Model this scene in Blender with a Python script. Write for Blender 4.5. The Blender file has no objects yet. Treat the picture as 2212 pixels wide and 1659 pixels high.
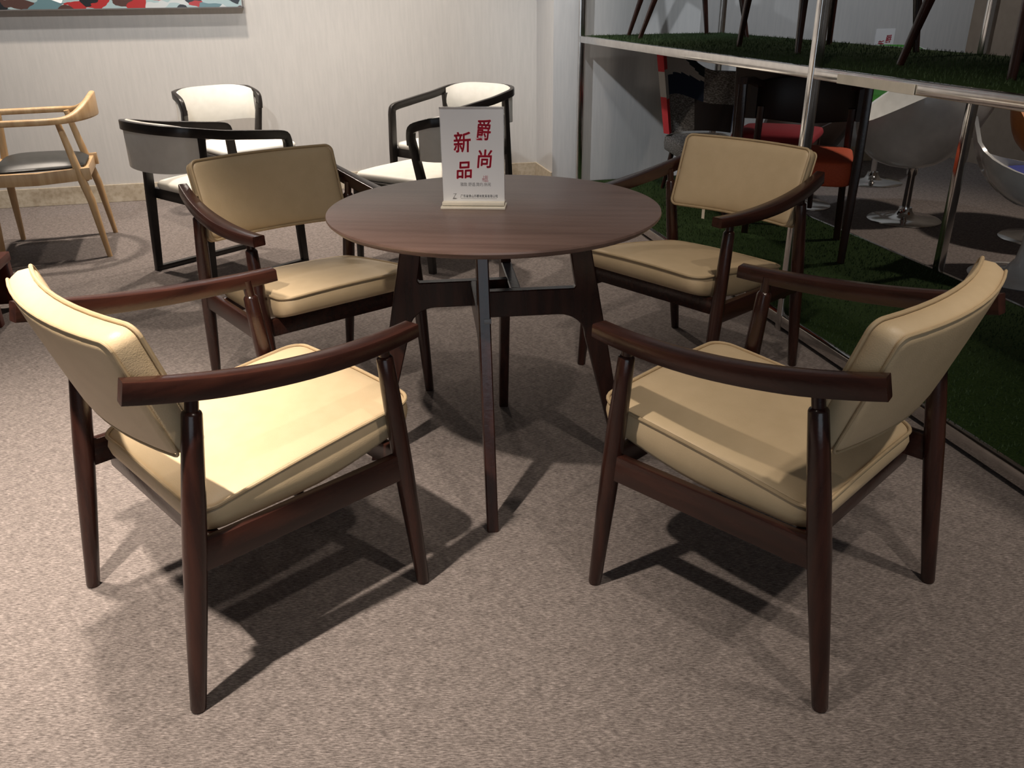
import bpy, bmesh, math, random
from mathutils import Vector, Matrix
random.seed(7)
PI = math.pi
R = math.radians
scene = bpy.context.scene
COL = scene.collection

# ------------------------------------------------------------------ camera
cam_d = bpy.data.cameras.new('camera')
cam_d.sensor_width = 36.0
cam_d.lens = 1819.2 * 36.0 / 2212.0
cam_d.clip_start = 0.05
cam = bpy.data.objects.new('camera', cam_d)
COL.objects.link(cam)
cam.matrix_world = Matrix.Translation((0, 0, 1.2461)) @ Matrix.Rotation(R(90 - 24.79), 4, 'X') @ Matrix.Rotation(R(-0.642), 4, 'Z')
scene.camera = cam

# ------------------------------------------------------------------ room axes (the room is turned 13 degrees to the camera)
RA = R(13.0)
E1 = Vector((math.cos(RA), math.sin(RA), 0))
E2 = Vector((-math.sin(RA), math.cos(RA), 0))
def rp(a, b, z=0.0):
    p = E1 * a + E2 * b
    return Vector((p.x, p.y, z))

# ------------------------------------------------------------------ world and lights
w = bpy.data.worlds.new('world'); scene.world = w; w.use_nodes = True
bg = w.node_tree.nodes['Background']
bg.inputs[0].default_value = (1.0, 0.92, 0.86, 1); bg.inputs[1].default_value = 0.058
def spot(name, loc, target, power, color, angle, blend=0.5, radius=0.05):
    d = bpy.data.lights.new(name, 'SPOT'); d.energy = power; d.color = color
    d.spot_size = R(angle); d.spot_blend = blend; d.shadow_soft_size = radius
    o = bpy.data.objects.new(name, d); COL.objects.link(o)
    o.location = loc
    o.rotation_euler = (Vector(target) - Vector(loc)).to_track_quat('-Z', 'Y').to_euler()
    return o
WALL_AT = 6.17
WARM = (1.0, 0.87, 0.74)
NEUT = (1.0, 0.94, 0.88)
COOL = (0.90, 0.95, 1.0)
spot('ceiling_spot', (-0.85, 0.70, 2.75), (-0.95, 1.27, 0), 600, WARM, 70, 1.0, 0.035)
spot('ceiling_spot', (-1.20, 2.10, 2.75), (-1.50, 1.90, 0), 640, WARM, 56, 1.0, 0.07)
spot('ceiling_spot', (0.80, 0.45, 2.75), (0.65, 1.3, 0), 78, WARM, 85, 1.0, 0.035)
spot('ceiling_spot', (1.70, 0.95, 2.75), (1.65, 1.3, 0), 135, WARM, 66, 1.0, 0.05)
spot('ceiling_spot', (0.35, 1.50, 2.75), (0.75, 2.9, 0.3), 85, WARM, 60, 1.0, 0.04)
spot('ceiling_spot', (-0.55, 1.95, 2.75), (-0.75, 2.85, 0.3), 22, WARM, 60, 1.0, 0.05)
for a in (-1.45, -0.35, 0.75):
    spot('ceiling_spot', rp(a, 5.35, 2.75), rp(a, 5.0, 0), 235, WARM, 100, 1.0, 0.05)
for a in (-2.2, -1.3, -0.4, 0.5, 1.3):
    spot('wall_spot', rp(a, 4.85, 2.75), rp(a, WALL_AT, 1.35), 44, (1.0, 0.97, 0.94), 66, 1.0, 0.05)
for a in (-1.0, 0.5):
    spot('wall_spot', rp(a, 2.3, 2.75), rp(a, WALL_AT, 1.15), 165, (0.96, 0.98, 1.0), 58, 1.0, 0.06)
spot('pier_spot', rp(-0.3, 3.2, 2.75), rp(2.05, 5.74, 0.85), 190, COOL, 34, 0.8, 0.05)
spot('shelf_spot', rp(3.4, 4.0, 2.7), rp(3.6, 6.0, 1.2), 90, COOL, 100, 0.9, 0.06)
spot('shelf_spot', rp(4.3, 3.5, 2.7), rp(3.4, 3.8, 0.5), 150, WARM, 75, 0.9, 0.06)
# daylight from the shop window behind the photographer
wd = bpy.data.lights.new('shop_window', 'AREA'); wd.shape = 'RECTANGLE'; wd.size = 3.4; wd.size_y = 2.5; wd.energy = 34; wd.color = (0.80, 0.90, 1.0)
wo = bpy.data.objects.new('shop_window', wd); COL.objects.link(wo); wo.location = (0.4, -3.4, 1.32); wo.rotation_euler = (R(90), 0, 0)
scene.view_settings.view_transform = 'Standard'
scene.view_settings.look = 'None'
scene.view_settings.gamma = 1.0
scene.view_settings.use_curve_mapping = False
scene.view_settings.exposure = 0.0

# ------------------------------------------------------------------ materials
MATS = {}
def lin(c):
    return tuple(((x / 12.92) if x <= 0.04045 else ((x + 0.055) / 1.055) ** 2.4) for x in c)
def mat(name, col, rough=0.5, metal=0.0, col2=None, scale=(8, 8, 8), nscale=1.0, bump=0.0, bscale=60.0, spec=0.5, trans=0.0, coat=0.0, detail=4.0, lo=0.35, hi=0.65):
    if name in MATS: return MATS[name]
    m = bpy.data.materials.new(name); m.use_nodes = True
    nt = m.node_tree; b = nt.nodes['Principled BSDF']
    b.inputs['Roughness'].default_value = rough; b.inputs['Metallic'].default_value = metal
    b.inputs['Specular IOR Level'].default_value = spec
    b.inputs['Transmission Weight'].default_value = trans
    b.inputs['Coat Weight'].default_value = coat
    tc = nt.nodes.new('ShaderNodeTexCoord'); mp = nt.nodes.new('ShaderNodeMapping')
    mp.inputs['Scale'].default_value = scale
    nt.links.new(tc.outputs['Object'], mp.inputs[0])
    nz = nt.nodes.new('ShaderNodeTexNoise'); nz.inputs['Scale'].default_value = nscale; nz.inputs['Detail'].default_value = detail
    nt.links.new(mp.outputs[0], nz.inputs['Vector'])
    rmp = nt.nodes.new('ShaderNodeValToRGB')
    c2 = col2 if col2 else tuple(x * 0.9 for x in col)
    rmp.color_ramp.elements[0].position = lo; rmp.color_ramp.elements[0].color = (*col, 1)
    rmp.color_ramp.elements[1].position = hi; rmp.color_ramp.elements[1].color = (*c2, 1)
    nt.links.new(nz.outputs['Fac'], rmp.inputs[0]); nt.links.new(rmp.outputs[0], b.inputs['Base Color'])
    if bump:
        nb = nt.nodes.new('ShaderNodeTexNoise'); nb.inputs['Scale'].default_value = bscale; nb.inputs['Detail'].default_value = 3
        nt.links.new(tc.outputs['Object'], nb.inputs['Vector'])
        bp = nt.nodes.new('ShaderNodeBump'); bp.inputs['Strength'].default_value = bump; bp.inputs['Distance'].default_value = 0.004
        nt.links.new(nb.outputs['Fac'], bp.inputs['Height']); nt.links.new(bp.outputs[0], b.inputs['Normal'])
    MATS[name] = m
    return m
WOOD = mat('dark_walnut', (0.040, 0.0135, 0.009), 0.24, col2=(0.020, 0.0072, 0.0055), scale=(40, 40, 5), nscale=1.2, bump=0.08, bscale=90)
WOODX = mat('dark_walnut_long', (0.040, 0.0135, 0.009), 0.24, col2=(0.020, 0.0072, 0.0055), scale=(40, 5, 40), nscale=1.2, bump=0.08, bscale=90)
WOODT = mat('table_top_veneer', (0.150, 0.096, 0.080), 0.33, col2=(0.112, 0.070, 0.058), scale=(3, 46, 10), nscale=1.0, bump=0.10, bscale=120)
LEATHER = mat('beige_leather', (0.57, 0.44, 0.275), 0.46, col2=(0.54, 0.415, 0.255), nscale=3, bump=0.12, bscale=420)
PIPE = mat('beige_piping', (0.46, 0.345, 0.205), 0.5, nscale=4)
WHITEL = mat('white_leather', (0.80, 0.77, 0.70), 0.45, col2=(0.76, 0.73, 0.66), nscale=3, bump=0.05, bscale=300)
BLACKW = mat('black_lacquered_wood', (0.012, 0.010, 0.009), 0.35, col2=(0.018, 0.014, 0.012), nscale=6)
OAK = mat('pale_oak', (0.60, 0.40, 0.21), 0.40, col2=(0.46, 0.28, 0.13), scale=(30, 30, 5), nscale=1.0, bump=0.05)
BLACKL = mat('black_leather', (0.020, 0.020, 0.018), 0.42, col2=(0.03, 0.03, 0.027), nscale=5, bump=0.05, bscale=300)
CHROME = mat('chrome', (0.72, 0.70, 0.68), 0.13, 1.0, col2=(0.62, 0.60, 0.58), nscale=3)
GRASS = mat('artificial_grass', (0.010, 0.024, 0.006), 0.9, col2=(0.026, 0.046, 0.012), nscale=18, bump=1.0, bscale=350, spec=0.1)
WALLP = mat('pale_wallpaper', (0.49, 0.465, 0.435), 0.85, col2=(0.46, 0.437, 0.41), scale=(60, 60, 6), nscale=1.0, bump=0.10, bscale=260, spec=0.15)
WALLC = mat('cool_grey_wallpaper', (0.52, 0.51, 0.50), 0.7, col2=(0.48, 0.475, 0.47), scale=(60, 60, 5), nscale=1.0, bump=0.05, bscale=200, spec=0.25)
WALLR = mat('brown_wall', (0.34, 0.27, 0.21), 0.8, nscale=2)
MARBLE = mat('cream_marble', (0.50, 0.43, 0.33), 0.3, col2=(0.38, 0.31, 0.22), nscale=5, lo=0.4, hi=0.7)
ACRYL = mat('clear_acrylic', (0.95, 0.95, 0.95), 0.05, trans=1.0)
PAPER = mat('white_card', (0.74, 0.74, 0.75), 0.35, col2=(0.735, 0.735, 0.745), nscale=2)
CREAM = mat('cream_plastic', (0.78, 0.72, 0.60), 0.25, nscale=2)
RED = mat('red_ink', (0.72, 0.015, 0.055), 0.5, nscale=3)
PINK = mat('faded_red_ink', (0.55, 0.22, 0.24), 0.6, nscale=3)
INK = mat('black_ink', (0.05, 0.05, 0.05), 0.6, nscale=3)
GREYI = mat('grey_ink', (0.22, 0.21, 0.21), 0.6, nscale=3)
ORANGE = mat('orange_red_fabric', (0.55, 0.085, 0.025), 0.75, col2=(0.48, 0.065, 0.02), nscale=20, bump=0.1, bscale=300)
CRIMSON = mat('crimson_fabric', (0.25, 0.010, 0.02), 0.75, nscale=20)
DBROWN = mat('dark_brown_leather', (0.022, 0.012, 0.009), 0.45, nscale=6)
GLOSSW = mat('glossy_white_shell', (0.66, 0.66, 0.65), 0.18, nscale=2, coat=0.3)
SILVER = mat('pearl_shell', (0.66, 0.65, 0.62), 0.28, nscale=2, coat=0.3)
GREEN = mat('green_fabric', (0.045, 0.22, 0.018), 0.7, nscale=10)
BLUE = mat('blue_fabric', (0.008, 0.020, 0.22), 0.7, nscale=10)
ORSH = mat('orange_shell', (0.50, 0.17, 0.035), 0.4, nscale=4)
NAVY = mat('navy_fabric', (0.012, 0.022, 0.050), 0.85, nscale=20)
TEAL = mat('dark_teal_fabric', (0.008, 0.020, 0.026), 0.85, nscale=20)
OFFW = mat('off_white_fabric', (0.50, 0.47, 0.43), 0.85, nscale=20)
TWEED = mat('grey_tweed_fabric', (0.10, 0.09, 0.08), 0.9, col2=(0.32, 0.30, 0.28), scale=(60, 60, 200), nscale=1.2, lo=0.45, hi=0.6)
REDF = mat('red_fabric', (0.55, 0.03, 0.035), 0.8, nscale=20)
REDWOOD = mat('red_brown_lacquer', (0.10, 0.018, 0.010), 0.3, nscale=5)
RUBBER = mat('black_rubber', (0.012, 0.012, 0.012), 0.7, nscale=5)

def carpet_mat():
    m = bpy.data.materials.new('loop_carpet'); m.use_nodes = True
    nt = m.node_tree; b = nt.nodes['Principled BSDF']; b.inputs['Roughness'].default_value = 0.95; b.inputs['Specular IOR Level'].default_value = 0.1
    tc = nt.nodes.new('ShaderNodeTexCoord')
    mp = nt.nodes.new('ShaderNodeMapping'); mp.inputs['Scale'].default_value = (46, 235, 1); mp.inputs['Rotation'].default_value = (0, 0, R(-10))
    nt.links.new(tc.outputs['Object'], mp.inputs[0])
    n1 = nt.nodes.new('ShaderNodeTexNoise'); n1.inputs['Scale'].default_value = 1.6; n1.inputs['Detail'].default_value = 5; n1.inputs['Roughness'].default_value = 0.7
    nt.links.new(mp.outputs[0], n1.inputs['Vector'])
    r1 = nt.nodes.new('ShaderNodeValToRGB')
    e = r1.color_ramp.elements
    e[0].position = 0.32; e[0].color = (0.058, 0.048, 0.045, 1)
    e[1].position = 0.70; e[1].color = (0.33, 0.287, 0.268, 1)
    k = e.new(0.5); k.color = (0.165, 0.141, 0.131, 1)
    nt.links.new(n1.outputs['Fac'], r1.inputs[0])
    n2 = nt.nodes.new('ShaderNodeTexNoise'); n2.inputs['Scale'].default_value = 34; n2.inputs['Detail'].default_value = 3
    nt.links.new(tc.outputs['Object'], n2.inputs['Vector'])
    mr = nt.nodes.new('ShaderNodeMapRange'); mr.inputs[1].default_value = 0.3; mr.inputs[2].default_value = 0.7; mr.inputs[3].default_value = 0.84; mr.inputs[4].default_value = 1.13
    nt.links.new(n2.outputs['Fac'], mr.inputs[0])
    mx = nt.nodes.new('ShaderNodeMix'); mx.data_type = 'RGBA'; mx.blend_type = 'MULTIPLY'; mx.inputs[0].default_value = 1.0
    nt.links.new(r1.outputs[0], mx.inputs[6]); nt.links.new(mr.outputs[0], mx.inputs[7])
    nt.links.new(mx.outputs[2], b.inputs['Base Color'])
    n3 = nt.nodes.new('ShaderNodeTexNoise'); n3.inputs['Scale'].default_value = 260; n3.inputs['Detail'].default_value = 2
    nt.links.new(tc.outputs['Object'], n3.inputs['Vector'])
    bp = nt.nodes.new('ShaderNodeBump'); bp.inputs['Strength'].default_value = 0.5; bp.inputs['Distance'].default_value = 0.004
    nt.links.new(n3.outputs['Fac'], bp.inputs['Height']); nt.links.new(bp.outputs[0], b.inputs['Normal'])
    return m
CARPET = carpet_mat()

def print_mat():
    m = bpy.data.materials.new('printed_poster'); m.use_nodes = True
    nt = m.node_tree; b = nt.nodes['Principled BSDF']; b.inputs['Roughness'].default_value = 0.12
    tc = nt.nodes.new('ShaderNodeTexCoord'); mp = nt.nodes.new('ShaderNodeMapping'); mp.inputs['Scale'].default_value = (5.5, 5.5, 9)
    nt.links.new(tc.outputs['Object'], mp.inputs[0])
    nz = nt.nodes.new('ShaderNodeTexNoise'); nz.inputs['Scale'].default_value = 1.3
    nt.links.new(mp.outputs[0], nz.inputs['Vector'])
    mx = nt.nodes.new('ShaderNodeMix'); mx.data_type = 'VECTOR'; mx.inputs[0].default_value = 0.4
    nt.links.new(mp.outputs[0], mx.inputs[4]); nt.links.new(nz.outputs['Color'], mx.inputs[5])
    vo = nt.nodes.new('ShaderNodeTexVoronoi'); vo.inputs['Scale'].default_value = 2.6
    nt.links.new(mx.outputs[1], vo.inputs['Vector'])
    sp = nt.nodes.new('ShaderNodeSeparateColor'); nt.links.new(vo.outputs['Color'], sp.inputs[0])
    rm = nt.nodes.new('ShaderNodeValToRGB'); rm.color_ramp.interpolation = 'CONSTANT'
    cols = [(0.0, (0.10, 0.17, 0.19)), (0.22, (0.28, 0.36, 0.37)), (0.42, (0.02, 0.022, 0.025)), (0.55, (0.30, 0.03, 0.03)), (0.66, (0.42, 0.44, 0.44)), (0.78, (0.07, 0.04, 0.035)), (0.9, (0.8, 0.82, 0.84))]
    e = rm.color_ramp.elements
    e[0].position = 0; e[0].color = (*cols[0][1], 1); e[1].position = cols[1][0]; e[1].color = (*cols[1][1], 1)
    for p, c in cols[2:]:
        k = e.new(p); k.color = (*c, 1)
    nt.links.new(sp.outputs[0], rm.inputs[0]); nt.links.new(rm.outputs[0], b.inputs['Base Color'])
    return m
POSTER = print_mat()

# ------------------------------------------------------------------ mesh helpers
class MB:
    weld = False
    def __init__(s): s.v = []; s.f = []; s.m = []
    def add(s, vs, fs, mi=0):
        o = len(s.v); s.v += [Vector(x) for x in vs]; s.f += [tuple(i + o for i in f) for f in fs]; s.m += [mi] * len(fs); return s
    def box(s, x0, x1, y0, y1, z0, z1, bev=0.0, M=None, mi=0):
        bm = bmesh.new(); bmesh.ops.create_cube(bm, size=1.0)
        for q in bm.verts:
            q.co = Vector(((x0 + x1) / 2 + q.co.x * (x1 - x0), (y0 + y1) / 2 + q.co.y * (y1 - y0), (z0 + z1) / 2 + q.co.z * (z1 - z0)))
        if bev: bmesh.ops.bevel(bm, geom=list(bm.edges), offset=bev, segments=2, profile=0.6, affect='EDGES')
        if M is not None: bm.transform(M)
        bm.verts.index_update()
        s.add([q.co.copy() for q in bm.verts], [tuple(q.index for q in f.verts) for f in bm.faces], mi); bm.free(); return s
    def rings(s, rs, close=True, cap0=True, cap1=True, mi=0):
        n = len(rs[0]); vs = [p for r in rs for p in r]; fs = []
        for i in range(len(rs) - 1):
            for j in range(n if close else n - 1):
                k = (j + 1) % n
                fs.append((i * n + j, i * n + k, (i + 1) * n + k, (i + 1) * n + j))
        if cap0: fs.append(tuple(range(n))[::-1])
        if cap1: fs.append(tuple((len(rs) - 1) * n + j for j in range(n)))
        return s.add(vs, fs, mi)
    def tube(s, path, rad, n=12, closed=False, mi=0):
        path = [Vector(p) for p in path]; N = len(path); rs = []
        up = None
        for i in range(N):
            a = path[(i - 1) % N] if (closed or i > 0) else path[0]
            b = path[(i + 1) % N] if (closed or i < N - 1) else path[-1]
            t = (b - a).normalized()
            if up is None:
                up = Vector((0, 0, 1)) if abs(t.z) < 0.9 else Vector((1, 0, 0))
            u = (up - t * up.dot(t)).normalized(); up = u; v = t.cross(u)
            r = rad[i] if isinstance(rad, (list, tuple)) else rad
            rs.append([path[i] + u * (math.cos(2 * PI * j / n) * r) + v * (math.sin(2 * PI * j / n) * r) for j in range(n)])
        if closed:
            rs.append(rs[0]); return s.rings(rs, True, False, False, mi)
        return s.rings(rs, mi=mi)
    def sweep(s, path, ws, hs, up=(0, 0, 1), ch=0.25, mi=0, closed=False):
        path = [Vector(p) for p in path]; N = len(path); rs = []
        for i in range(N):
            a = path[(i - 1) % N] if (closed or i > 0) else path[0]
            b = path[(i + 1) % N] if (closed or i < N - 1) else path[-1]
            t = (b - a).normalized()
            U = up[i] if isinstance(up, list) else up
            U = Vector(U); u = (U - t * U.dot(t)).normalized(); x = t.cross(u)
            wd = (ws[i] if isinstance(ws, (list, tuple)) else ws) / 2; ht = (hs[i] if isinstance(hs, (list, tuple)) else hs) / 2
            c = min(wd, ht) * ch; d = c * 0.3
            pts = [(wd, -ht + c), (wd, ht - c), (wd - d, ht - d), (wd - c, ht), (-wd + c, ht), (-wd + d, ht - d), (-wd, ht - c), (-wd, -ht + c), (-wd + d, -ht + d), (-wd + c, -ht), (wd - c, -ht), (wd - d, -ht + d)]
            rs.append([path[i] + x * p + u * q for p, q in pts])
        if closed:
            rs.append(rs[0]); return s.rings(rs, True, False, False, mi)
        return s.rings(rs, mi=mi)
    def lathe(s, prof, n=32, M=None, mi=0, cap=True):
        rs = [[Vector((r * math.cos(2 * PI * j / n), r * math.sin(2 * PI * j / n), z)) for j in range(n)] for r, z in prof]
        if M is not None: rs = [[M @ p for p in r] for r in rs]
        return s.rings(rs, True, cap, cap, mi)
    def xf(s, f): s.v = [Vector(f(p)) for p in s.v]; return s
def make(name, mb, material, parent=None, smooth=True, ang=38):
    me = bpy.data.meshes.new(name); me.from_pydata([tuple(p) for p in mb.v], [], mb.f)
    bm = bmesh.new(); bm.from_mesh(me); (bmesh.ops.remove_doubles(bm, verts=list(bm.verts), dist=2e-5) if mb.weld else None); bmesh.ops.recalc_face_normals(bm, faces=list(bm.faces)); bm.to_mesh(me); bm.free()
    ms = material if isinstance(material, (list, tuple)) else [material]
    for m_ in ms: me.materials.append(m_)
    if len(ms) > 1:
        for p, i in zip(me.polygons, mb.m): p.material_index = i
    if smooth:
        for p in me.polygons: p.use_smooth = True
        me.set_sharp_from_angle(angle=R(ang))
    o = bpy.data.objects.new(name, me); COL.objects.link(o)
    if parent is not None: o.parent = parent
    return o
def tag(o, label, cat, group=None):
    o['label'] = label; o['category'] = cat
    if group: o['group'] = group
    return o
def thing(name, label, cat, loc=(0, 0, 0), rz=0.0, group=None):
    o = bpy.data.objects.new(name, None); COL.objects.link(o); o.empty_display_size = 0.1
    o.location = loc; o.rotation_euler = (0, 0, rz)
    return tag(o, label, cat, group)
def struct(name, mb, m, smooth=False):
    o = make(name, mb, m, None, smooth); o['kind'] = 'structure'; return o
def copy_tree(o, parent=None):
    c = o.copy(); COL.objects.link(c); c.parent = parent
    for ch in list(o.children): copy_tree(ch, c)
    return c
def place(o, loc, rz): o.location = loc; o.rotation_euler = (0, 0, rz); return o
def rrect(w, h, r, ns=10, nc=6):
    """rounded rectangle outline, counter clockwise, centred, half sizes w,h"""
    r = max(min(r, w - 1e-4, h - 1e-4), 1e-4); pts = []
    cs = [(w - r, h - r, 0), (-w + r, h - r, 90), (-w + r, -h + r, 180), (w - r, -h + r, 270)]
    for i, (cx, cy, a) in enumerate(cs):
        for k in range(nc + 1):
            t = R(a + 90 * k / nc); pts.append((cx + r * math.cos(t), cy + r * math.sin(t)))
        nx, ny, na = cs[(i + 1) % 4]
        p = pts[-1]; t = R(na); q = (nx + r * math.cos(t), ny + r * math.sin(t))
        for k in range(1, ns): pts.append((p[0] + (q[0] - p[0]) * k / ns, p[1] + (q[1] - p[1]) * k / ns))
    return pts
def cushion(hw, hh, th, rad, f, crown=0.014, back_crown=0.0, nr=7, puff=0.004):
    """upholstered pad: front face at w=th, rear at w=0; f maps (u,v,w) to local space"""
    mb = MB(); rs = []
    lim = min(hw, hh)
    def g(u, v): return (1 - min(1, abs(u / hw)) ** 3.5) * (1 - min(1, abs(v / hh)) ** 3.5)
    prof = []
    for k in range(nr):                       # rear face, centre to edge
        ins = lim * (1 - k / nr)
        if ins < 0.012: break
        prof.append((ins, 0.0, -1))
    prof += [(0.012, 0.0, 0), (0.004, 0.004, 0), (0.0, 0.012, 0), (-puff, th * 0.5, 0), (0.0, th - 0.010, 0), (0.004, th - 0.003, 0), (0.011, th + 0.001, 0)]
    for k in range(1, nr + 1):
        prof.append((0.011 + (lim - 0.011) * (k / nr) ** 1.3, th + 0.001, 1))
    for ins, wz, side in prof:
        if ins >= lim - 1e-6:
            o = [(u, 0.0) if hw >= hh else (0.0, v) for u, v in rrect(max(hw - ins, 1e-4), max(hh - ins, 1e-4), 1e-4)]
        else:
            o = rrect(hw - ins, hh - ins, max(rad - ins * 0.6, 0.004))
        rs.append([Vector(f(u, v, wz + (crown * g(u, v) if side > 0 else (-back_crown * g(u, v) if side < 0 else 0)))) for u, v in o])
    mb.rings(rs, True, False, False); mb.weld = True; return mb
def piping(hw, hh, rad, wz, f, r=0.0042, grow=0.001):
    return MB().tube([Vector(f(u, v, wz)) for u, v in rrect(hw + grow, hh + grow, rad)], r, 8, closed=True)

# ------------------------------------------------------------------ setting
struct('floor', MB().box(-6.5, 7.5, -2.5, 8.5, -0.05, 0.0), CARPET)
def rbox(a0, a1, b0, b1, z0, z1, bev=0.0):
    return MB().box(a0, a1, b0, b1, z0, z1, bev, Matrix.Rotation(RA, 4, 'Z'))
WALL_B = 6.17; PIER_A0, PIER_A1, PIER_B = 1.63, 2.66, 5.74
struct('wall_back', rbox(-6.0, PIER_A0 + 0.02, WALL_B, WALL_B + 0.12, 0, 3.0), WALLP)
struct('wall_pier', rbox(PIER_A0, PIER_A1, PIER_B, WALL_B + 0.12, 0, 3.0), WALLC)
struct('wall_alcove', rbox(PIER_A1 - 0.02, 5.3, WALL_B - 0.06, WALL_B + 0.12, 0, 3.0), WALLC)
struct('wall_right', rbox(5.1, 5.3, 0.0, WALL_B - 0.06, 0, 3.0), WALLR)
struct('baseboard_back', rbox(-6.0, PIER_A0, WALL_B - 0.012, WALL_B, 0, 0.118, 0.003), MARBLE)
struct('baseboard_pier', rbox(PIER_A0 - 0.012, PIER_A0, PIER_B, WALL_B - 0.012, 0, 0.118, 0.003), MARBLE)
struct('baseboard_alcove', rbox(PIER_A1, 5.1, WALL_B - 0.072, WALL_B - 0.06, 0, 0.118, 0.003), MARBLE)

# ------------------------------------------------------------------ poster box on the back wall
pic = thing('framed_poster', 'long glossy colourful poster mounted on the wall above the oak chair', 'poster', rp(-1.30, WALL_B, 0), RA)
make('box', MB().box(-1.0, 0.985, -0.078, 0, 1.19, 2.05, 0.002), PAPER, pic, False)
make('print', MB().box(-0.995, 0.975, -0.082, -0.078, 1.197, 2.045), POSTER, pic, False)
fr = MB(); fr.box(-1.0, 0.985, -0.085, -0.070, 1.19, 1.197); fr.box(0.977, 0.985, -0.085, -0.070, 1.19, 2.05); fr.box(-1.0, 0.985, -0.085, -0.07, 2.043, 2.05); fr.box(-1.0, -0.993, -0.085, -0.07, 1.19, 2.05)
make('frame', fr, mat('poster_edge', (0.10, 0.09, 0.085), 0.5), pic, False)

# ------------------------------------------------------------------ round table
TAB = Vector((-0.0418, 2.1713, 0))
tb = thing('round_table', 'round dark brown wooden table with four splayed legs between the beige armchairs', 'table', TAB, R(6))
TR = 0.4287
tt = make('table_top', MB().lathe([(0.0005, 0.7265), (TR - 0.03, 0.7265), (TR - 0.012, 0.731), (TR - 0.002, 0.740), (TR, 0.744), (TR - 0.001, 0.7485), (TR - 0.005, 0.75), (0.0005, 0.75)], 128), WOODT, tb, ang=30)
tt.rotation_euler = (0, 0, R(-12))
def leg_out(z): return 0.374 - 0.196 * z
def leg_in(z):
    if z < 0.47:
        wd = 0.033 + 0.030 * (z / 0.47) ** 1.1
        return leg_out(z) - wd
    return leg_out(z) - 0.063 + 0.010 * (z - 0.47) / 0.256
for k in range(4):
    prof = []
    for i in range(9): z = 0.40 * i / 8; prof.append((leg_in(z), z))
    rin = leg_in(0.40); inner_end = -0.036
    zb0, zb1 = 0.468, 0.540
    for i in range(1, 9):                    # curved fillet into the stretcher
        t = i / 8 * PI / 2
        prof.append((rin - 0.075 * (1 - math.cos(t)), 0.40 + (zb0 - 0.40) * math.sin(t)))
    prof += [(inner_end, zb0), (inner_end, zb1)]
    prof += [(leg_in(zb1) - 0.004, zb1), (leg_in(zb1), zb1 + 0.006)]
    for i in range(1, 5):
        z = zb1 + 0.006 + (0.7265 - zb1 - 0.006) * i / 4; prof.append((leg_in(z), z))
    for i in range(13): z = 0.7265 * (1 - i / 12); prof.append((leg_out(z), z))
    hw = 0.0145; b = 0.003
    n = len(prof)
    rs = []
    cx = sum(p[0] for p in prof) / n; cz = sum(p[1] for p in prof) / n
    def inset(i, d):
        p0 = Vector(prof[i - 1]); p1 = Vector(prof[i]); p2 = Vector(prof[(i + 1) % n])
        n1 = (p1 - p0); n2 = (p2 - p1)
        if n1.length < 1e-6: n1 = n2
        if n2.length < 1e-6: n2 = n1
        n1 = Vector((-n1.y, n1.x)).normalized(); n2 = Vector((-n2.y, n2.x)).normalized()
        nn = (n1 + n2)
        nn = nn.normalized() if nn.length > 1e-4 else n1
        return p1 + nn * d
    sgn = 1
    area = sum(prof[i][0] * prof[(i + 1) % n][1] - prof[(i + 1) % n][0] * prof[i][1] for i in range(n))
    if area < 0: sgn = -1
    for yy, d in ((-hw, b), (-hw + b, 0), (hw - b, 0), (hw, b)):
        rs.append([Vector(((inset(i, d * sgn)[0]), yy, max(0.0, inset(i, d * sgn)[1]))) for i in range(n)])
    mb = MB().rings(rs)
    # pinwheel: each leg frame is shifted sideways so that its end butts into the next one
    A = -PI / 2 + k * PI / 2
    off = 0.050
    M = Matrix.Rotation(A, 4, 'Z') @ Matrix.Translation((0, -off, 0))
    mb.xf(lambda p: M @ p)
    lg = make('leg', mb, WOOD, tb, ang=30)
    if k == 0:
        lg['label'] = 'front leg with a strip of clear tape around it'
        tp = MB().box(leg_out(0.535) - 0.010, leg_out(0.535) + 0.0012, -0.002, hw + 0.001, 0.529, 0.541, 0.0008)
        tp.xf(lambda p: M @ (p + Vector((-(p.z - 0.535) * 0.196, 0, 0))))
        make('tape', tp, mat('clear_tape', (0.20, 0.19, 0.19), 0.35), lg)
blt = MB().tube([(-0.010, 0.015, 0.505), (-0.030, 0.015, 0.505)], 0.005, 10)
make('bolt', blt, CHROME, tb)

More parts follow.
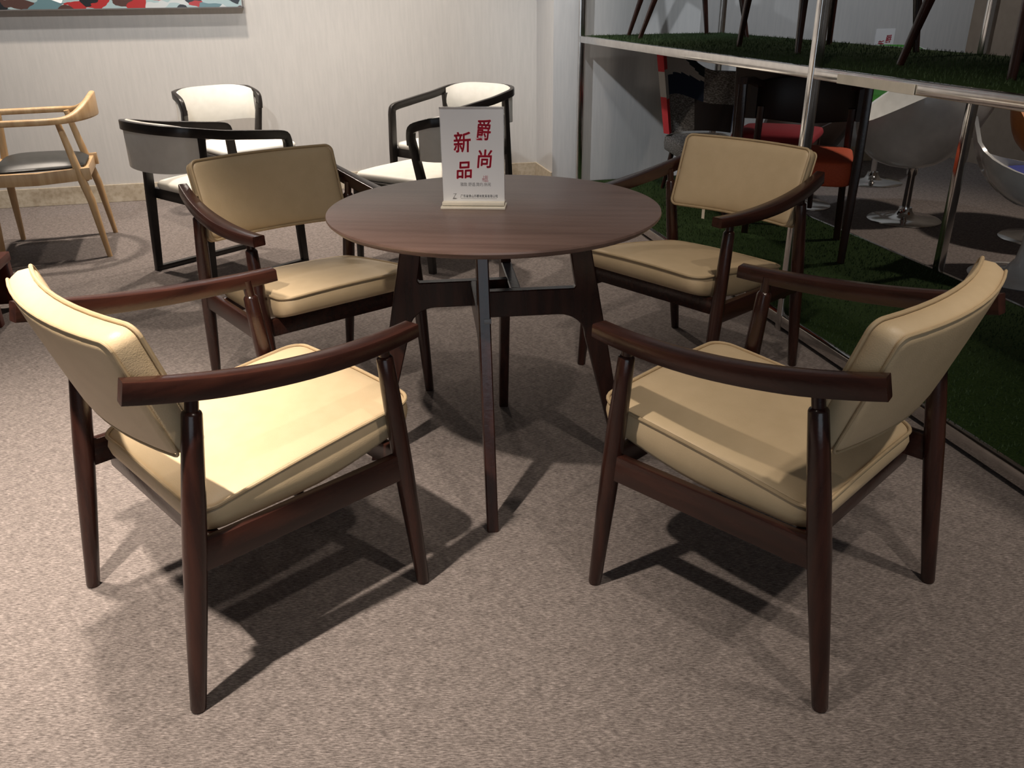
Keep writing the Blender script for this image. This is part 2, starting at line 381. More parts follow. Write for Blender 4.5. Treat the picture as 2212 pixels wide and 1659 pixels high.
# ------------------------------------------------------------------ beige armchairs
def make_armchair():
    t = thing('armchair', '', 'armchair')
    # seat: seam plane tilts from front (z .459) down to rear (z .393)
    SY0, SY1, ZF, ZR = -0.240, 0.262, 0.459, 0.393
    yc, hh = (SY0 + SY1) / 2, (SY1 - SY0) / 2
    sl = (ZF - ZR) / (SY1 - SY0); th = 0.074
    def fs(u, v, wz):
        k = 0.006 * ((u / 0.234) ** 2) * ((v / hh) ** 2)
        zt = ZF + (v - hh) * sl - k
        q = (v + hh) / (2 * hh)                      # 0 rear .. 1 front
        zb = 0.338 + 0.060 * max(0, (q - 0.45) / 0.55) ** 1.5
        return (u, yc + v, zb + (zt - zb) * wz / th if wz < th else zt + wz - th)
    sc = make('seat_cushion', cushion(0.234, hh, th, 0.045, fs, crown=0.016), LEATHER, t, ang=60)
    make('piping', piping(0.234, hh, 0.045, th - 0.002, fs), PIPE, sc)
    # backrest: leans back, curved in plan
    lean = R(18.5); BH = 0.127; BW = 0.249; bt = 0.056
    zc, yb = 0.655, -0.246
    def fb(u, v, wz):
        y = yb - math.sin(lean) * v + (wz - bt) * math.cos(lean)
        z = zc + math.cos(lean) * v + (wz - bt) * math.sin(lean)
        y -= 0.036 * (1 - (u / BW) ** 2)
        return (u * (1 - 0.02 * (BH - v) / (2 * BH)), y, z)
    bk = make('backrest', cushion(BW, BH, bt, 0.022, fb, crown=0.010, back_crown=0.002), LEATHER, t, ang=60)
    make('piping', piping(BW, BH, 0.022, bt - 0.003, fb), PIPE, bk)
    make('piping', piping(BW, BH, 0.016, 0.004, fb, r=0.003, grow=-0.001), PIPE, bk)
    for s in (1, -1):
        # arm: swept bar, higher at the rear, sagging and bowing outwards
        path, ws, hs = [], [], []
        N = 22
        for i in range(N + 1):
            q = i / N; y = -0.338 + 0.580 * q; c = 2 * q - 1
            ztop = 0.7026 + (0.6439 - 0.7026) * q - 0.020 * (1 - c * c)
            h = 0.041 - 0.012 * max(0, (q - 0.25) / 0.75); wd = 0.029 + 0.015 * min(1, q / 0.55) - 0.006 * max(0, (q - 0.7) / 0.3)
            x = 0.268 + 0.022 * (1 - c * c) + 0.004 * q
            path.append((s * x, y, ztop - h / 2)); ws.append(wd); hs.append(h)
        make('armrest', MB().sweep(path, ws, hs, ch=0.22), WOODX, t, ang=32)
        # front leg
        def seg(p0, p1, zr):
            pts, rr = [], []
            for z, r in zr:
                q = (z - p0[2]) / (p1[2] - p0[2])
                pts.append((s * (p0[0] + (p1[0] - p0[0]) * q), p0[1] + (p1[1] - p0[1]) * q, z)); rr.append(r)
            return MB().tube(pts, rr, 18)
        make('leg', seg((0.2715, 0.228, 0), (0.270, 0.170, 0.591), [(0.0, 0.0135), (0.004, 0.0148), (0.10, 0.0170), (0.22, 0.0197), (0.32, 0.0212), (0.42, 0.0208), (0.52, 0.0190), (0.585, 0.0172), (0.589, 0.0150), (0.592, 0.0118), (0.630, 0.0118)]), WOOD, t)
        make('leg', seg((0.268, -0.326, 0), (0.270, -0.232, 0.613), [(0.0, 0.0135), (0.004, 0.0150), (0.10, 0.0175), (0.22, 0.0203), (0.34, 0.0220), (0.44, 0.0215), (0.54, 0.0195), (0.606, 0.0178), (0.610, 0.0160), (0.613, 0.0120), (0.655, 0.0120)]), WOOD, t)
        make('side_rail', MB().sweep([(s * 0.271, 0.190, 0.330), (s * 0.271, -0.272, 0.330)], 0.020, 0.062, ch=0.2), WOODX, t, ang=30)
    make('front_rail', MB().sweep([(-0.262, 0.184, 0.348), (0.262, 0.184, 0.348)], 0.020, 0.052, ch=0.2), WOODX, t, ang=30)
    make('rear_rail', MB().sweep([(-0.264, -0.216, 0.310), (0.264, -0.216, 0.310)], 0.020, 0.054, ch=0.2), WOODX, t, ang=30)
    for x in (-0.12, 0.12):
        make('seat_slat', MB().sweep([(x, 0.18, 0.328), (x, -0.212, 0.328)], 0.03, 0.012, ch=0.2), WOOD, t, ang=30)
    for s in (-1, 1):    # steel brackets that hold the backrest to the arms
        make('bracket', MB().sweep([(s * 0.236, -0.286, 0.668), (s * 0.262, -0.270, 0.668)], 0.030, 0.006, ch=0.2), CHROME, t)
    return t
chA = make_armchair()
POSES = [((-0.5661, 1.6353), -45.70, 'brightly lit beige armchair at front left with its back to the camera'),
         ((0.5409, 1.6209), 45.09, 'beige armchair at front right with an arm shadow across its seat'),
         ((-0.6413, 2.6628), -141.13, 'beige armchair behind the table beside the black framed chairs'),
         ((0.6090, 2.8191), 131.89, 'beige armchair behind the table in front of the grass display shelf')]
chairs = []
for i, ((x, y), th, lab) in enumerate(POSES):
    c = chA if i == 0 else copy_tree(chA)
    place(c, (x, y, 0), R(th)); c['label'] = lab; c['group'] = 'beige armchairs around the round table'
    chairs.append(c)
tg = make('care_tag', MB().box(-0.006, 0.006, -0.0006, 0.0006, -0.042, 0.0), CREAM, chairs[3], False)
tg.location = (0.115, -0.236, 0.535)

# ------------------------------------------------------------------ table sign
def text_mesh(name, body, size, mats, parent, loc, bold=0.0, shear=0.0, sx=1.0, sy=1.0, rot=0.0, align='CENTER', spacing=1.0):
    cu = bpy.data.curves.new(name, 'FONT'); cu.body = body; cu.size = size; cu.align_x = align; cu.align_y = 'CENTER'
    cu.shear = shear; cu.extrude = 0.0001; cu.space_character = spacing
    tmp = bpy.data.objects.new(name, cu); COL.objects.link(tmp)
    bpy.context.view_layer.update()
    me = bpy.data.meshes.new_from_object(tmp.evaluated_get(bpy.context.evaluated_depsgraph_get()))
    bpy.data.objects.remove(tmp); bpy.data.curves.remove(cu)
    me.materials.clear(); me.materials.append(mats); me.name = name
    M = Matrix.Translation(loc) @ Matrix.Rotation(PI / 2, 4, 'X') @ Matrix.Rotation(R(rot), 4, 'Z') @ Matrix.Diagonal((sx, sy, 1, 1))
    if bold:
        vs = [q.co.copy() for q in me.vertices]; fs = [tuple(p.vertices) for p in me.polygons]; V = []; F = []
        for k in range(9):
            dv = Vector((0, 0, 0)) if k == 8 else Vector((math.cos(k * PI / 4) * bold, math.sin(k * PI / 4) * bold, 0)); n0 = len(V)
            V += [tuple(q + dv) for q in vs]; F += [tuple(i + n0 for i in f) for f in fs]
        me = bpy.data.meshes.new(name); me.from_pydata(V, [], F); me.materials.append(mats)
    me.transform(M)
    o = bpy.data.objects.new(name, me); COL.objects.link(o); o.parent = parent
    return o
SG = thing('table_sign', 'white table sign with red calligraphy standing on the round table', 'sign', (-0.0925, 2.168, 0.75), R(-5))
bs = MB().box(-0.083, 0.083, -0.030, 0.030, 0.0, 0.006, 0.0015); bs.box(-0.080, 0.080, -0.022, 0.022, 0.008, 0.016, 0.0015); bs.box(-0.079, 0.079, -0.016, 0.016, 0.004, 0.010)
make('base', bs, CREAM, SG, ang=30)
make('acrylic_holder', MB().box(-0.081, 0.081, 0.0008, 0.0028, 0.014, 0.248, 0.0004), ACRYL, SG, False)
make('card', MB().box(-0.079, 0.079, -0.0022, 0.0006, 0.014, 0.242), PAPER, SG, False)
edge = MB().box(-0.081, 0.081, -0.0024, 0.0030, 0.2425, 0.2465, 0.0004)
make('top_edge', edge, mat('acrylic_edge', (0.45, 0.42, 0.41), 0.15), SG, False)
HX = lambda u: -0.081 + u
HZ = lambda v: 0.2445 - v
for ch, u, v, sz, rt, sx, sy in (('爵', 0.1085, 0.056, 0.050, -3, 0.78, 1.06), ('尚', 0.1095, 0.126, 0.048, 0, 0.92, 1.0), ('新', 0.054, 0.086, 0.052, 4, 0.88, 1.02), ('品', 0.057, 0.153, 0.048, 3, 0.92, 0.96)):
    text_mesh('red_character', ch, sz, RED, SG, (HX(u), -0.0024, HZ(v)), bold=0.0010, shear=0.12, sx=sx, sy=sy, rot=rt)
for k, ch in enumerate('新品上市'):
    text_mesh('seal_character', ch, 0.0095, PINK, SG, (HX(0.1075 + 0.0075 * (1 - k // 2)), -0.0024, HZ(0.1685 + 0.0078 * (k % 2))))
text_mesh('slogan', '雅致 舒适.简约.休闲', 0.0105, GREYI, SG, (HX(0.0865), -0.0024, HZ(0.187)), bold=0.0, sx=0.86)
text_mesh('company_name', '广东省佛山市爵尚家具有限公司', 0.0082, INK, SG, (HX(0.095), -0.0024, HZ(0.2165)), bold=0.0, sx=0.84)
make('underline', MB().box(HX(0.047), HX(0.141), -0.0024, -0.0022, HZ(0.2226), HZ(0.2220)), GREYI, SG, False)
lg = MB()
for pts in ([(0.028, 0.2105), (0.0365, 0.2095), (0.0365, 0.2112), (0.028, 0.2112)], [(0.0345, 0.2105), (0.0365, 0.2098), (0.0275, 0.2240), (0.0258, 0.2240)], [(0.0262, 0.2240), (0.0305, 0.2205), (0.0385, 0.2225), (0.0345, 0.2240)]):
    vs = [(HX(u), -0.0024, HZ(v)) for u, v in pts] + [(HX(u), -0.0021, HZ(v)) for u, v in pts]
    lg.add(vs, [(0, 1, 2, 3), (7, 6, 5, 4), (0, 4, 5, 1), (1, 5, 6, 2), (2, 6, 7, 3), (3, 7, 4, 0)])
make('logo', lg, GREYI, SG, False)

# ------------------------------------------------------------------ black framed chairs with white leather
def curve_pts(pts, n=8):
    """Catmull-Rom through points"""
    P = [Vector(p) for p in pts]; P = [P[0] * 2 - P[1]] + P + [P[-1] * 2 - P[-2]]; out = []
    for i in range(1, len(P) - 2):
        for k in range(n):
            t = k / n; a, b, c, d = P[i - 1], P[i], P[i + 1], P[i + 2]
            out.append(0.5 * ((2 * b) + (c - a) * t + (2 * a - 5 * b + 4 * c - d) * t * t + (3 * b - a - 3 * c + d) * t ** 3))
    out.append(P[-2]); return out
def back_arc(u):           # plan curve of the back, u in -1..1
    g = u * PI / 2
    return (math.copysign(0.255 * abs(math.sin(g)) ** 0.80, u), -0.175 - 0.195 * max(0.0, math.cos(g)) ** 0.62)
def make_black_chair(arms):
    t = thing('black_armchair' if arms else 'black_side_chair', '', 'chair')
    def fs(u, v, wz): return (u * (1.0 + 0.06 * v / 0.24), v + 0.005, 0.405 + wz)
    make('seat_cushion', cushion(0.232, 0.235, 0.038, 0.05, fs, crown=0.022, puff=0.002), WHITEL, t, ang=60)
    fr = MB().sweep([(-0.235, 0.225, 0.383), (0.235, 0.225, 0.383)], 0.026, 0.05)
    make('front_rail', fr, BLACKW, t, ang=30)
    make('rear_rail', MB().sweep([(-0.225, -0.215, 0.383), (0.225, -0.215, 0.383)], 0.026, 0.05), BLACKW, t, ang=30)
    for s in (-1, 1):
        make('side_rail', MB().sweep([(s * 0.236, -0.23, 0.383), (s * 0.240, 0.23, 0.383)], 0.026, 0.05), BLACKW, t, ang=30)
        bx, by = back_arc(0.93) if arms else (0.254, -0.188)
        make('leg', MB().sweep([(s * 0.245, -0.272, 0.0), (s * 0.240, -0.245, 0.38), (s * (bx - 0.004), by + 0.004, 0.690 if arms else 0.640)], [0.028, 0.034, 0.030], [0.034, 0.042, 0.034], up=(0, 1, 0)), BLACKW, t, ang=30)
        if arms:
            make('floor_runner', MB().sweep([(s * 0.245, -0.285, 0.0125), (s * 0.245, 0.275, 0.0125)], 0.030, 0.025), BLACKW, t, ang=30)
            make('leg', MB().sweep([(s * 0.245, 0.262, 0.0), (s * 0.245, 0.250, 0.40), (s * 0.247, 0.240, 0.61)], [0.028, 0.032, 0.030], [0.034, 0.042, 0.040], up=(0, 1, 0)), BLACKW, t, ang=30)
        else:
            make('leg', MB().sweep([(s * 0.240, 0.240, 0.0), (s * 0.236, 0.222, 0.40)], [0.026, 0.032], [0.028, 0.036], up=(0, 1, 0)), BLACKW, t, ang=30)
    arc = [back_arc(-1 + 2 * i / 16) for i in range(17)]
    if arms:
        side = [(0.247, 0.240, 0.590), (0.247, 0.237, 0.625), (0.248, 0.216, 0.647), (0.255, 0.10, 0.662), (0.261, -0.02, 0.676), (0.262, -0.12, 0.688)]
        pts = [(-x, y, z) for x, y, z in side] + [(x * 1.03, y - 0.006, 0.728 - 0.030 * min(1, (y + 0.37) / 0.195) ** 1.2) for x, y in (arc[1:-1] if arms else arc[2:-2])] + side[::-1]
    else:
        side = [(0.250, -0.184, 0.610), (0.254, -0.186, 0.655), (0.255, -0.204, 0.690)]
        pts = [(-x, y, z) for x, y, z in side] + [(x * 1.03, y - 0.006, 0.728 - 0.030 * min(1, (y + 0.37) / 0.195) ** 1.2) for x, y in (arc[1:-1] if arms else arc[2:-2])] + side[::-1]
    cp = curve_pts(pts, 4)
    ups = []
    for i, p in enumerate(cp):
        t_ = (cp[min(i + 1, len(cp) - 1)] - cp[max(i - 1, 0)]).normalized()
        n_ = Vector((p.x, min(0.0, p.y + 0.19), 0)).normalized()
        ups.append(t_.cross(n_))
    make('top_rail', MB().sweep(cp, 0.026, 0.042, up=ups), BLACKW, t, ang=45)
    # padded back inside the rail
    mb = MB(); rs = []
    for lay in range(2):
        pass
    prof = [(-0.012, 0.0), (-0.004, -0.006), (0.012, -0.006), (0.024, 0.0)]
    NZ = 9; rows = []
    for i in range(17):
        u = -0.90 + 1.80 * i / 16; x, y = back_arc(u); nx, ny = -x / 0.30, 1.0
        l = math.hypot(nx, ny); nx /= l; ny /= l
        ring = []
        lowz = 0.545 - 0.012 * (1 - abs(u)); topz = 0.708 + 0.044 * (1 - abs(u) ** 3)
        for k in range(NZ): z = lowz + (topz - lowz) * k / (NZ - 1); b = 0.026 * math.sin(PI * (0.12 + 0.76 * k / (NZ - 1))) ; ring.append(Vector((x + nx * (0.004 + b), y + ny * (0.004 + b), z)))
        for k in range(NZ - 1, -1, -1): z = lowz + (topz - lowz) * k / (NZ - 1); ring.append(Vector((x - nx * 0.010, y - ny * 0.010, z if k < NZ - 1 else z - 0.012)))
        rows.append(ring)
    mb.rings(rows)
    make('back_pad', mb, WHITEL, t, ang=50)
    return t
blk_arm = make_black_chair(True)
place(blk_arm, rp(-0.442, 4.389), RA + R(37.4 - 90)); blk_arm['label'] = 'black framed white armchair seen from behind between the oak chair and a beige armchair'; blk_arm['group'] = 'black and white chairs by the wall'
blk_arm2 = copy_tree(blk_arm)
place(blk_arm2, rp(0.84, 5.22), RA + R(216.9 - 90)); blk_arm2['label'] = 'black framed white armchair against the wall behind the table sign'
blk_side = make_black_chair(False)
place(blk_side, rp(-0.40, 5.55), RA + R(-58 - 90)); blk_side['label'] = 'black framed white armless chair against the wall on the left'; blk_side['group'] = 'black and white chairs by the wall'
blk_side2 = copy_tree(blk_side)
place(blk_side2, rp(0.54, 4.36), RA + R(130 - 90)); blk_side2['label'] = 'black framed white armless chair partly hidden behind the table sign, facing the wall'

# ------------------------------------------------------------------ oak armchair at the left
ok = thing('oak_armchair', 'light oak armchair with curved back rail and black seat at the left wall', 'armchair', rp(-1.385, 4.99), RA + R(187 - 90))
def fo(u, v, wz): return (u * (1 + 0.10 * v / 0.22), v, 0.455 + wz)
make('seat_pad', cushion(0.225, 0.215, 0.020, 0.08, fo, crown=0.035, puff=0.001), BLACKL, ok, ang=60)
make('seat_rail', MB().sweep([(-0.255, 0.235, 0.430), (0.255, 0.235, 0.430)], 0.030, 0.06), OAK, ok, ang=30)
make('seat_rail', MB().sweep([(-0.235, -0.215, 0.425), (0.235, -0.215, 0.425)], 0.030, 0.06), OAK, ok, ang=30)
for s in (-1, 1):
    make('seat_rail', MB().sweep([(s * 0.240, -0.245, 0.435), (s * 0.258, 0.0, 0.425), (s * 0.262, 0.25, 0.430)], 0.028, 0.062), OAK, ok, ang=40)
    make('leg', MB().tube([(s * 0.272, -0.255, 0), (s * 0.256, -0.222, 0.30), (s * 0.245, -0.195, 0.42), (s * 0.225, -0.140, 0.70)], [0.013, 0.020, 0.021, 0.014], 14), OAK, ok)
    make('leg', MB().tube([(s * 0.300, 0.235, 0), (s * 0.278, 0.228, 0.30), (s * 0.270, 0.222, 0.42), (s * 0.262, 0.195, 0.69)], [0.013, 0.020, 0.021, 0.014], 14), OAK, ok)
pts, ws_, hs_ = [], [], []
N = 40
for i in range(N + 1):
    q = -1 + 2 * i / N; a = abs(q)
    ang = q * R(112)
    x = 0.290 * math.sin(ang) / max(1.0, 1.0); y = -0.06 - 0.245 * math.cos(ang)
    if a > 0.72: y = y + (a - 0.72) * 0.62; x = (0.290 if q > 0 else -0.290) * (1.0 - 0.04 * (a - 0.72) / 0.28)
    b = max(0.0, 1 - a / 0.60); b = b * b * (3 - 2 * b)
    h = 0.030 + 0.090 * b
    pts.append((x, y, 0.686 + h / 2 + 0.008 * b)); hs_.append(h); ws_.append(0.040 - 0.012 * b)
make('top_rail', MB().sweep(pts, ws_, hs_, ch=0.6), OAK, ok, ang=50)
st = thing('lacquered_stool', 'red brown lacquered stool cut off by the left edge of the photo', 'stool', rp(-1.50, 3.86), RA)
make('seat', MB().box(-0.17, 0.17, -0.15, 0.15, 0.21, 0.25, 0.006), REDWOOD, st, ang=30)
for sx in (-1, 1):
    for sy in (-1, 1):
        make('leg', MB().box(sx * 0.145 - 0.02, sx * 0.145 + 0.02, sy * 0.125 - 0.02, sy * 0.125 + 0.02, 0, 0.21, 0.004), REDWOOD, st, ang=30)
for sy in (-1, 1): make('apron', MB().box(-0.125, 0.125, sy * 0.125 - 0.008, sy * 0.125 + 0.008, 0.02, 0.205, 0.002), REDWOOD, st, ang=30)

# ------------------------------------------------------------------ two-level display shelf
FA, BA = 1.79, 2.78; SB0, SB1 = 1.05, 5.66
sh = thing('display_shelf', 'chrome framed display shelf with two decks of artificial grass', 'shelf', rp(0, 0, 0), RA)
TU = 0.036
def bar(p, q, w=TU, h=TU): return MB().sweep([p, q], w, h, up=((0, 1, 0) if abs(q[2] - p[2]) > 0.1 else (0, 0, 1)), ch=0.2)
for nm, z0, z1, zt in (('lower_deck', 0.022, 0.052, 0.064), ('upper_deck', 0.966, 0.990, 1.002)):
    dk = make(nm, MB().box(FA + 0.004, BA - 0.004, SB0, SB1, z0, z1), mat('deck_board', (0.10, 0.08, 0.06), 0.7), sh, False)
    make('grass_mat', MB().box(FA + 0.012, BA - 0.008, SB0, SB1 - 0.004, z1, zt), GRASS, dk, False)
    zc = (z0 + z1) / 2 + 0.004; hh = (z1 - z0) + 0.016
    make('edge_rail', bar((FA, SB0, zc), (FA, SB1, zc), 0.03, hh), CHROME, dk, ang=30)
    make('edge_rail', bar((BA, SB0, zc), (BA, SB1, zc), 0.03, hh), CHROME, dk, ang=30)
    make('edge_rail', bar((FA, SB1, zc), (BA, SB1, zc), 0.03, hh), CHROME, dk, ang=30)
for a, b in ((FA, 5.64), (FA, 2.875), (BA - 0.01, 5.64), (BA - 0.01, 3.21), (FA, 1.06), (BA - 0.01, 1.06)):
    make('post', bar((a, b, 0), (a, b, 1.95)), CHROME, sh, ang=30)
make('price_strip', MB().box(FA - 0.021, FA - 0.017, 2.30, 2.70, 0.962, 0.992, 0.001), CREAM, sh, False)
# the grass blades near the front edge are real tufts
gb = MB(); vs = []; fs_ = []
rnd = random.Random(3)
for k in range(26000):
    lo = rnd.random() < 0.62
    zt = 0.064 if lo else 1.002
    a = FA + 0.016 + (BA - FA - 0.03) * rnd.random(); b = 1.15 + (SB1 - 1.2) * rnd.random()
    an = rnd.random() * PI; dx, dy = math.cos(an) * 0.0022, math.sin(an) * 0.0022
    hx, hy = (rnd.random() - 0.5) * 0.012, (rnd.random() - 0.5) * 0.012; h = 0.008 + 0.008 * rnd.random()
    i = len(vs); vs += [(a - dx, b - dy, zt - 0.001), (a + dx, b + dy, zt - 0.001), (a + hx, b + hy, zt + h)]; fs_.append((i, i + 1, i + 2))
gb.add(vs, fs_)
g = make('grass_blades', gb, mat('grass_blade', (0.012, 0.032, 0.007), 0.8, col2=(0.030, 0.056, 0.014), nscale=30), sh, False); g['kind'] = 'stuff'

# ------------------------------------------------------------------ dark wooden chairs on the upper deck
def deck_chair(feet, tops, label):
    """feet / tops: four (a,b) room positions, front row first (front = shelf edge)"""
    ca = sum(p[0] for p in feet) / 4; cb = sum(p[1] for p in feet) / 4
    t = thing('wooden_chair', label, 'chair', rp(ca, cb, 1.002), RA, 'dark wooden chairs on the upper deck')
    for (a, b), (a2, b2) in zip(feet, tops):
        make('leg', MB().sweep([(a - ca, b - cb, 0), (a2 - ca, b2 - cb, 0.44)], [0.022, 0.040], [0.022, 0.040], up=(0, 1, 0), ch=0.5), WOOD, t, ang=35)
    a0 = min(p[0] for p in tops) - ca - 0.03; a1 = max(p[0] for p in tops) - ca + 0.03; b0 = min(p[1] for p in tops) - cb - 0.03; b1 = max(p[1] for p in tops) - cb + 0.03
    make('seat', MB().box(a0, a1, b0, b1, 0.44, 0.50, 0.015), DBROWN, t)
    for bb in (b0 + 0.03, b1 - 0.03):
        make('back_post', MB().sweep([(a1 - 0.03, bb, 0.48), (a1 + 0.05, bb, 0.86)], 0.03, 0.03), WOOD, t, ang=35)
    make('backrest', MB().box(a1 + 0.0, a1 + 0.06, b0, b1, 0.66, 0.84, 0.014), DBROWN, t)
    return t
deck_chair([(2.06, 5.50), (1.99, 5.12), (2.60, 5.50), (2.60, 4.95)], [(2.18, 5.42), (2.12, 5.02), (2.52, 5.47), (2.52, 5.02)], 'dark wooden chair at the far left end of the upper grass deck')
deck_chair([(2.12, 4.11), (2.09, 3.51), (2.60, 4.08), (2.60, 3.41)], [(2.15, 4.06), (2.12, 3.56), (2.56, 4.04), (2.56, 3.46)], 'middle dark wooden chair on the upper grass deck beside the chrome post')
deck_chair([(2.10, 2.83), (2.04, 2.23), (2.60, 2.80), (2.60, 2.20)], [(2.20, 2.76), (2.07, 2.26), (2.56, 2.74), (2.56, 2.26)], 'nearest dark wooden chair on the upper grass deck at the right edge')

# ------------------------------------------------------------------ chairs on the lower deck
LD = 0.066
pc = thing('patchwork_chair', 'patchwork fabric chair in navy, white, red and tweed under the upper deck', 'chair', rp(2.43, 5.03, LD), RA + R(262 - 90))
# curved shell back with patches
def shell(u, v):      # u -1..1 across, v 0..1 up
    wd = 0.25 - 0.05 * (1 - v)
    k = min(1, max(0, (0.55 - u) / 1.0)); k = k * k * (3 - 2 * k)
    top = 0.875 - 0.155 * k - 0.02 * max(0, u - 0.7)
    z = 0.36 + (top - 0.36) * v
    return Vector((wd * math.sin(u * 1.2) / math.sin(1.2), -0.26 + 0.20 * (1 - math.cos(u * 1.2)) - 0.10 * v, z))
mb = MB(); NU, NV = 48, 44
pm = [NAVY, OFFW, REDF, TWEED, TEAL, DBROWN]
def patch(u, v):
    if u > 0.80: return 2 if (v > 0.74 or v < 0.42) else 1
    if u < -0.22: return 3 if v > 0.45 else 5
    if v > 0.97 - 0.22 * max(0, 0.45 - u): return 4
    if v > 0.72 + 0.10 * (0.3 - u): return 1
    if v > 0.45: return 0
    return 3 if u > 0.0 else 5
inner = [[shell(-1 + 2 * i / NU, j / NV) for i in range(NU + 1)] for j in range(NV + 1)]
outer = [[p + Vector((p.x * 0.12, -0.05, 0.0)) for p in row] for row in inner]
W_ = NU + 1; o_ = W_ * (NV + 1)
vs = [p for r_ in inner for p in r_] + [p for r_ in outer for p in r_]
mb.v = vs
for j in range(NV):
    for i in range(NU):
        k = j * W_ + i; mi = patch(-1 + 2 * (i + 0.5) / NU, (j + 0.5) / NV)
        mb.f.append((k, k + 1, k + W_ + 1, k + W_)); mb.m.append(mi)
        mb.f.append((o_ + k, o_ + k + W_, o_ + k + W_ + 1, o_ + k + 1)); mb.m.append(mi)
for i in range(NU):
    k = NV * W_ + i; mb.f.append((k, k + 1, o_ + k + 1, o_ + k)); mb.m.append(4 if i < 38 else 2)
    k = i; mb.f.append((k, o_ + k, o_ + k + 1, k + 1)); mb.m.append(3)
for j in range(NV):
    for i, mi in ((0, 0), (NU, (2 if j > 31 else 1 if j > 18 else 2))):
        k = j * W_ + i; mb.f.append((k, k + W_, o_ + k + W_, o_ + k)); mb.m.append(mi)
make('backrest', mb, pm, pc, ang=50)
def fp(u, v, wz): return (u * 0.82, v - 0.03, 0.25 + wz)
make('seat', cushion(0.25, 0.24, 0.09, 0.06, fp, crown=0.02), TWEED, pc, ang=60)
for sx in (-1, 1):
    for sy in (-1, 1): make('leg', MB().tube([(sx * 0.20, sy * 0.22, 0), (sx * 0.16, sy * 0.17, 0.262)], [0.012, 0.018], 10), WOOD, pc)

bc = thing('brown_leather_chair', 'dark brown chair with a crimson seat, its back turned to the camera', 'chair', rp(2.60, 4.47, LD), RA + R(50 - 90))
make('seat', cushion(0.22, 0.21, 0.05, 0.03, lambda u, v, wz: (u, v, 0.42 + wz), crown=0.02), CRIMSON, bc, ang=60)
make('back_panel', MB().sweep([(0, -0.22, 0.56), (0, -0.25, 0.70), (0, -0.30, 0.86)], [0.40, 0.42, 0.40], 0.04, up=(0, 1, 0), ch=0.3), DBROWN, bc, ang=45)
for s in (-1, 1):
    make('leg', MB().sweep([(s * 0.20, -0.26, 0), (s * 0.19, -0.215, 0.42), (s * 0.185, -0.285, 0.86)], 0.032, 0.034, up=(0, 1, 0)), WOOD, bc, ang=35)
    make('leg', MB().sweep([(s * 0.20, 0.21, 0), (s * 0.19, 0.19, 0.42)], [0.026, 0.036], [0.026, 0.036], up=(0, 1, 0)), WOOD, bc, ang=35)
    make('seat_rail', MB().sweep([(s * 0.19, -0.21, 0.40), (s * 0.19, 0.19, 0.40)], 0.024, 0.05), WOOD, bc, ang=30)
make('seat_rail', MB().sweep([(-0.19, 0.19, 0.40), (0.19, 0.19, 0.40)], 0.024, 0.05), WOOD, bc, ang=30)

oc = thing('orange_seat_chair', 'dark wooden chair with a thick orange red seat behind the right beige armchair', 'chair', rp(2.31, 3.76, LD), RA + R(236 - 90))
make('seat', cushion(0.252, 0.24, 0.11, 0.07, lambda u, v, wz: (u * (1 + 0.12 * v), v, 0.36 + wz), crown=0.02), ORANGE, oc, ang=60)
bp_ = [back_arc(-1 + 2 * i / 12) for i in range(13)]
make('backrest', MB().sweep([(x, y, 0.68) for x, y in bp_], 0.035, [0.16 + 0.08 * (1 - abs(-1 + 2 * i / 12)) for i in range(13)], ch=0.4), DBROWN, oc, ang=50)
for s in (-1, 1):
    make('leg', MB().sweep([(s * 0.235, -0.24, 0), (s * 0.22, -0.20, 0.42), (s * 0.215, -0.19, 0.66)], 0.034, 0.034, up=(0, 1, 0)), WOOD, oc, ang=35)
    make('leg', MB().sweep([(s * 0.265, 0.20, 0), (s * 0.270, 0.20, 0.45), (s * 0.272, 0.19, 0.80)], [0.034, 0.042, 0.036], [0.034, 0.046, 0.040], up=(0, 1, 0)), WOOD, oc, ang=35)
    make('armrest', MB().sweep([(s * 0.272, 0.24, 0.815), (s * 0.262, 0.0, 0.80), (s * 0.22, -0.19, 0.76)], 0.045, 0.03), WOOD, oc, ang=40)

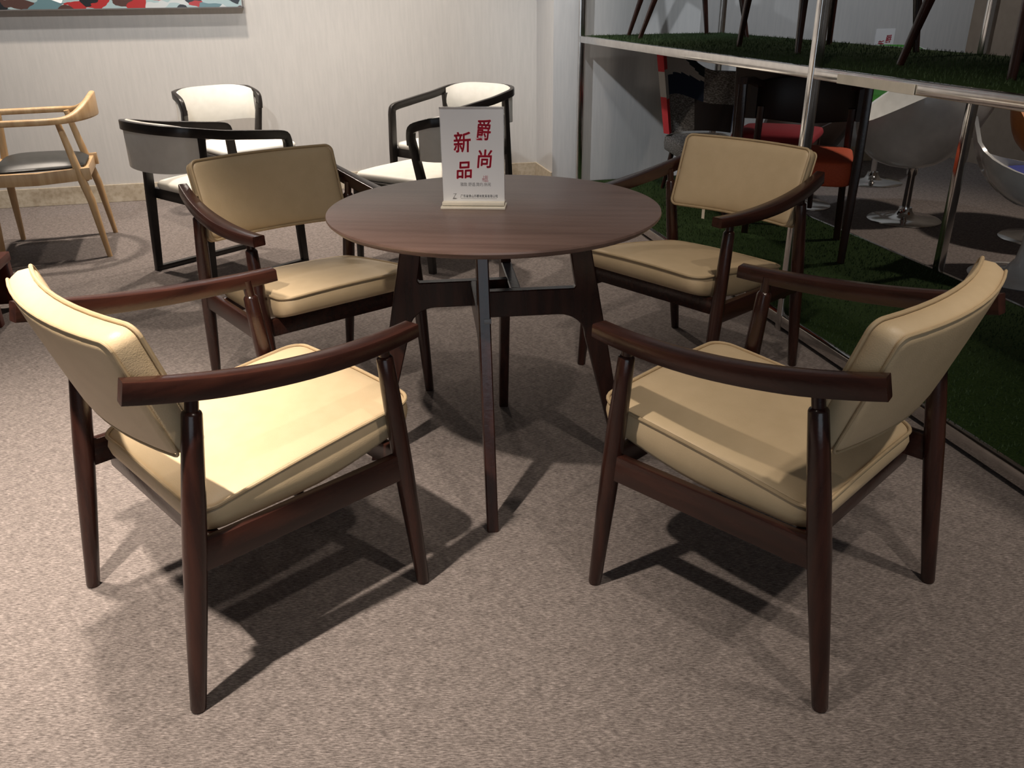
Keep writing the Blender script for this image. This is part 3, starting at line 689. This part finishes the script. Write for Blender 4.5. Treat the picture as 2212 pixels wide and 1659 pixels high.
# ------------------------------------------------------------------ pedestal chairs on the carpet behind the shelf
def pedestal_chair(name, label, cat, loc, rz, shellm, innerm, cushm, base, zb=0.40, rim_f=0.50, rim_b=0.86, RX=0.31, RY=0.29, p=1.6):
    t = thing(name, label, cat, loc, rz)
    NA, NVv = 36, 10
    def pt(ph, v, off):
        f = (1 + math.cos(ph)) / 2                      # 1 at front
        zr = rim_b + (rim_f - rim_b) * (f ** p)
        sv = math.sin(v * PI / 2) ** 0.75; cv = 1 - math.cos(v * PI / 2) ** 1.0
        lean = (zr - zb) * v * v
        x = (RX - off) * sv * math.sin(ph) * (1 - 0.14 * max(0, v - 0.5))
        y = (RY - off) * sv * math.cos(ph) - 0.22 * lean * (1 - f) + 0.02
        return Vector((x, y, zb + off * 0.8 + (zr - zb - off * 0.8) * cv))
    rs_o = [[pt(2 * PI * j / NA, max(0.03, i / NVv), 0.0) for j in range(NA)] for i in range(NVv + 1)]
    rs_i = [[pt(2 * PI * j / NA, max(0.03, i / NVv), 0.018) for j in range(NA)] for i in range(NVv + 1)]
    mb = MB(); mb.rings(rs_o + rs_i[::-1], True, True, True)
    per = NA; tot = NVv * NA
    for idx in range(len(mb.m)):
        mb.m[idx] = 1 if tot + NA <= idx < 2 * tot + NA else 0
    make('shell', mb, [shellm, innerm], t, ang=60)
    if cushm:
        make('seat_cushion', MB().lathe([(0.001, zb + 0.08), (0.19, zb + 0.08), (0.215, zb + 0.10), (0.217, zb + 0.13), (0.20, zb + 0.155), (0.001, zb + 0.170)], 28), cushm, t, ang=50)
    if base == 'chrome':
        make('pole', MB().lathe([(0.022, 0.02), (0.022, 0.26), (0.030, 0.27), (0.030, zb + 0.01)], 20), CHROME, t, ang=40)
        make('base', MB().lathe([(0.001, 0.0), (0.205, 0.0), (0.208, 0.004), (0.200, 0.010), (0.12, 0.018), (0.055, 0.032), (0.040, 0.055), (0.036, 0.075), (0.001, 0.078)], 48), CHROME, t, ang=50)
    else:
        make('base', MB().lathe([(0.001, 0.0), (0.235, 0.0), (0.238, 0.004), (0.225, 0.010), (0.15, 0.020), (0.08, 0.040), (0.048, 0.085), (0.037, 0.16), (0.036, 0.24), (0.046, 0.31), (0.075, 0.37), (0.12, zb + 0.015), (0.001, zb + 0.02)], 48), shellm, t, ang=60)
    return t
def face(deg): return RA + R(deg - 90)
pedestal_chair('swivel_chair', 'pearl white egg shaped swivel chair on a chrome disc base', 'chair', rp(3.42, 4.33), face(158), SILVER, SILVER, None, 'chrome', zb=0.31, rim_f=0.56, rim_b=0.90, RX=0.345, RY=0.33)
pedestal_chair('swivel_chair', 'swivel shell chair with bright green lining at the back wall', 'chair', rp(3.90, 5.35), face(235), GLOSSW, GREEN, GREEN, 'chrome', zb=0.42, rim_f=0.52, rim_b=0.90)
pedestal_chair('swivel_chair', 'dark brown swivel chair behind the orange seat', 'chair', rp(3.02, 4.86), face(200), DBROWN, DBROWN, None, 'chrome', zb=0.30, rim_f=0.44, rim_b=0.64, RX=0.27, RY=0.26)
pedestal_chair('swivel_chair', 'orange wooden shell swivel chair behind the white tulip chair', 'chair', rp(3.85, 3.75), face(230), ORSH, DBROWN, None, 'chrome', zb=0.42, rim_f=0.54, rim_b=0.95)
pedestal_chair('tulip_chair', 'glossy white tulip chair with a blue cushion at the right edge', 'chair', rp(3.24, 3.20), face(-28), GLOSSW, GLOSSW, BLUE, 'white', zb=0.335, rim_f=0.45, rim_b=0.73, p=0.20)

# ------------------------------------------------------------------ small sign on the alcove wall
ws = thing('wall_notice', 'small white card with red characters on the wall behind the upper deck', 'sign', rp(4.36, WALL_B - 0.06, 0.84), RA)
make('card', MB().box(-0.082, 0.082, -0.004, 0.0, -0.10, 0.145), PAPER, ws, False)
for ch, x, z in (('新', -0.030, 0.030), ('爵', 0.032, 0.068), ('品', -0.028, -0.040), ('尚', 0.034, -0.005)):
    text_mesh('red_character', ch, 0.060, RED, ws, (x, -0.0042, z), bold=0.0010, shear=0.12, sx=0.9)
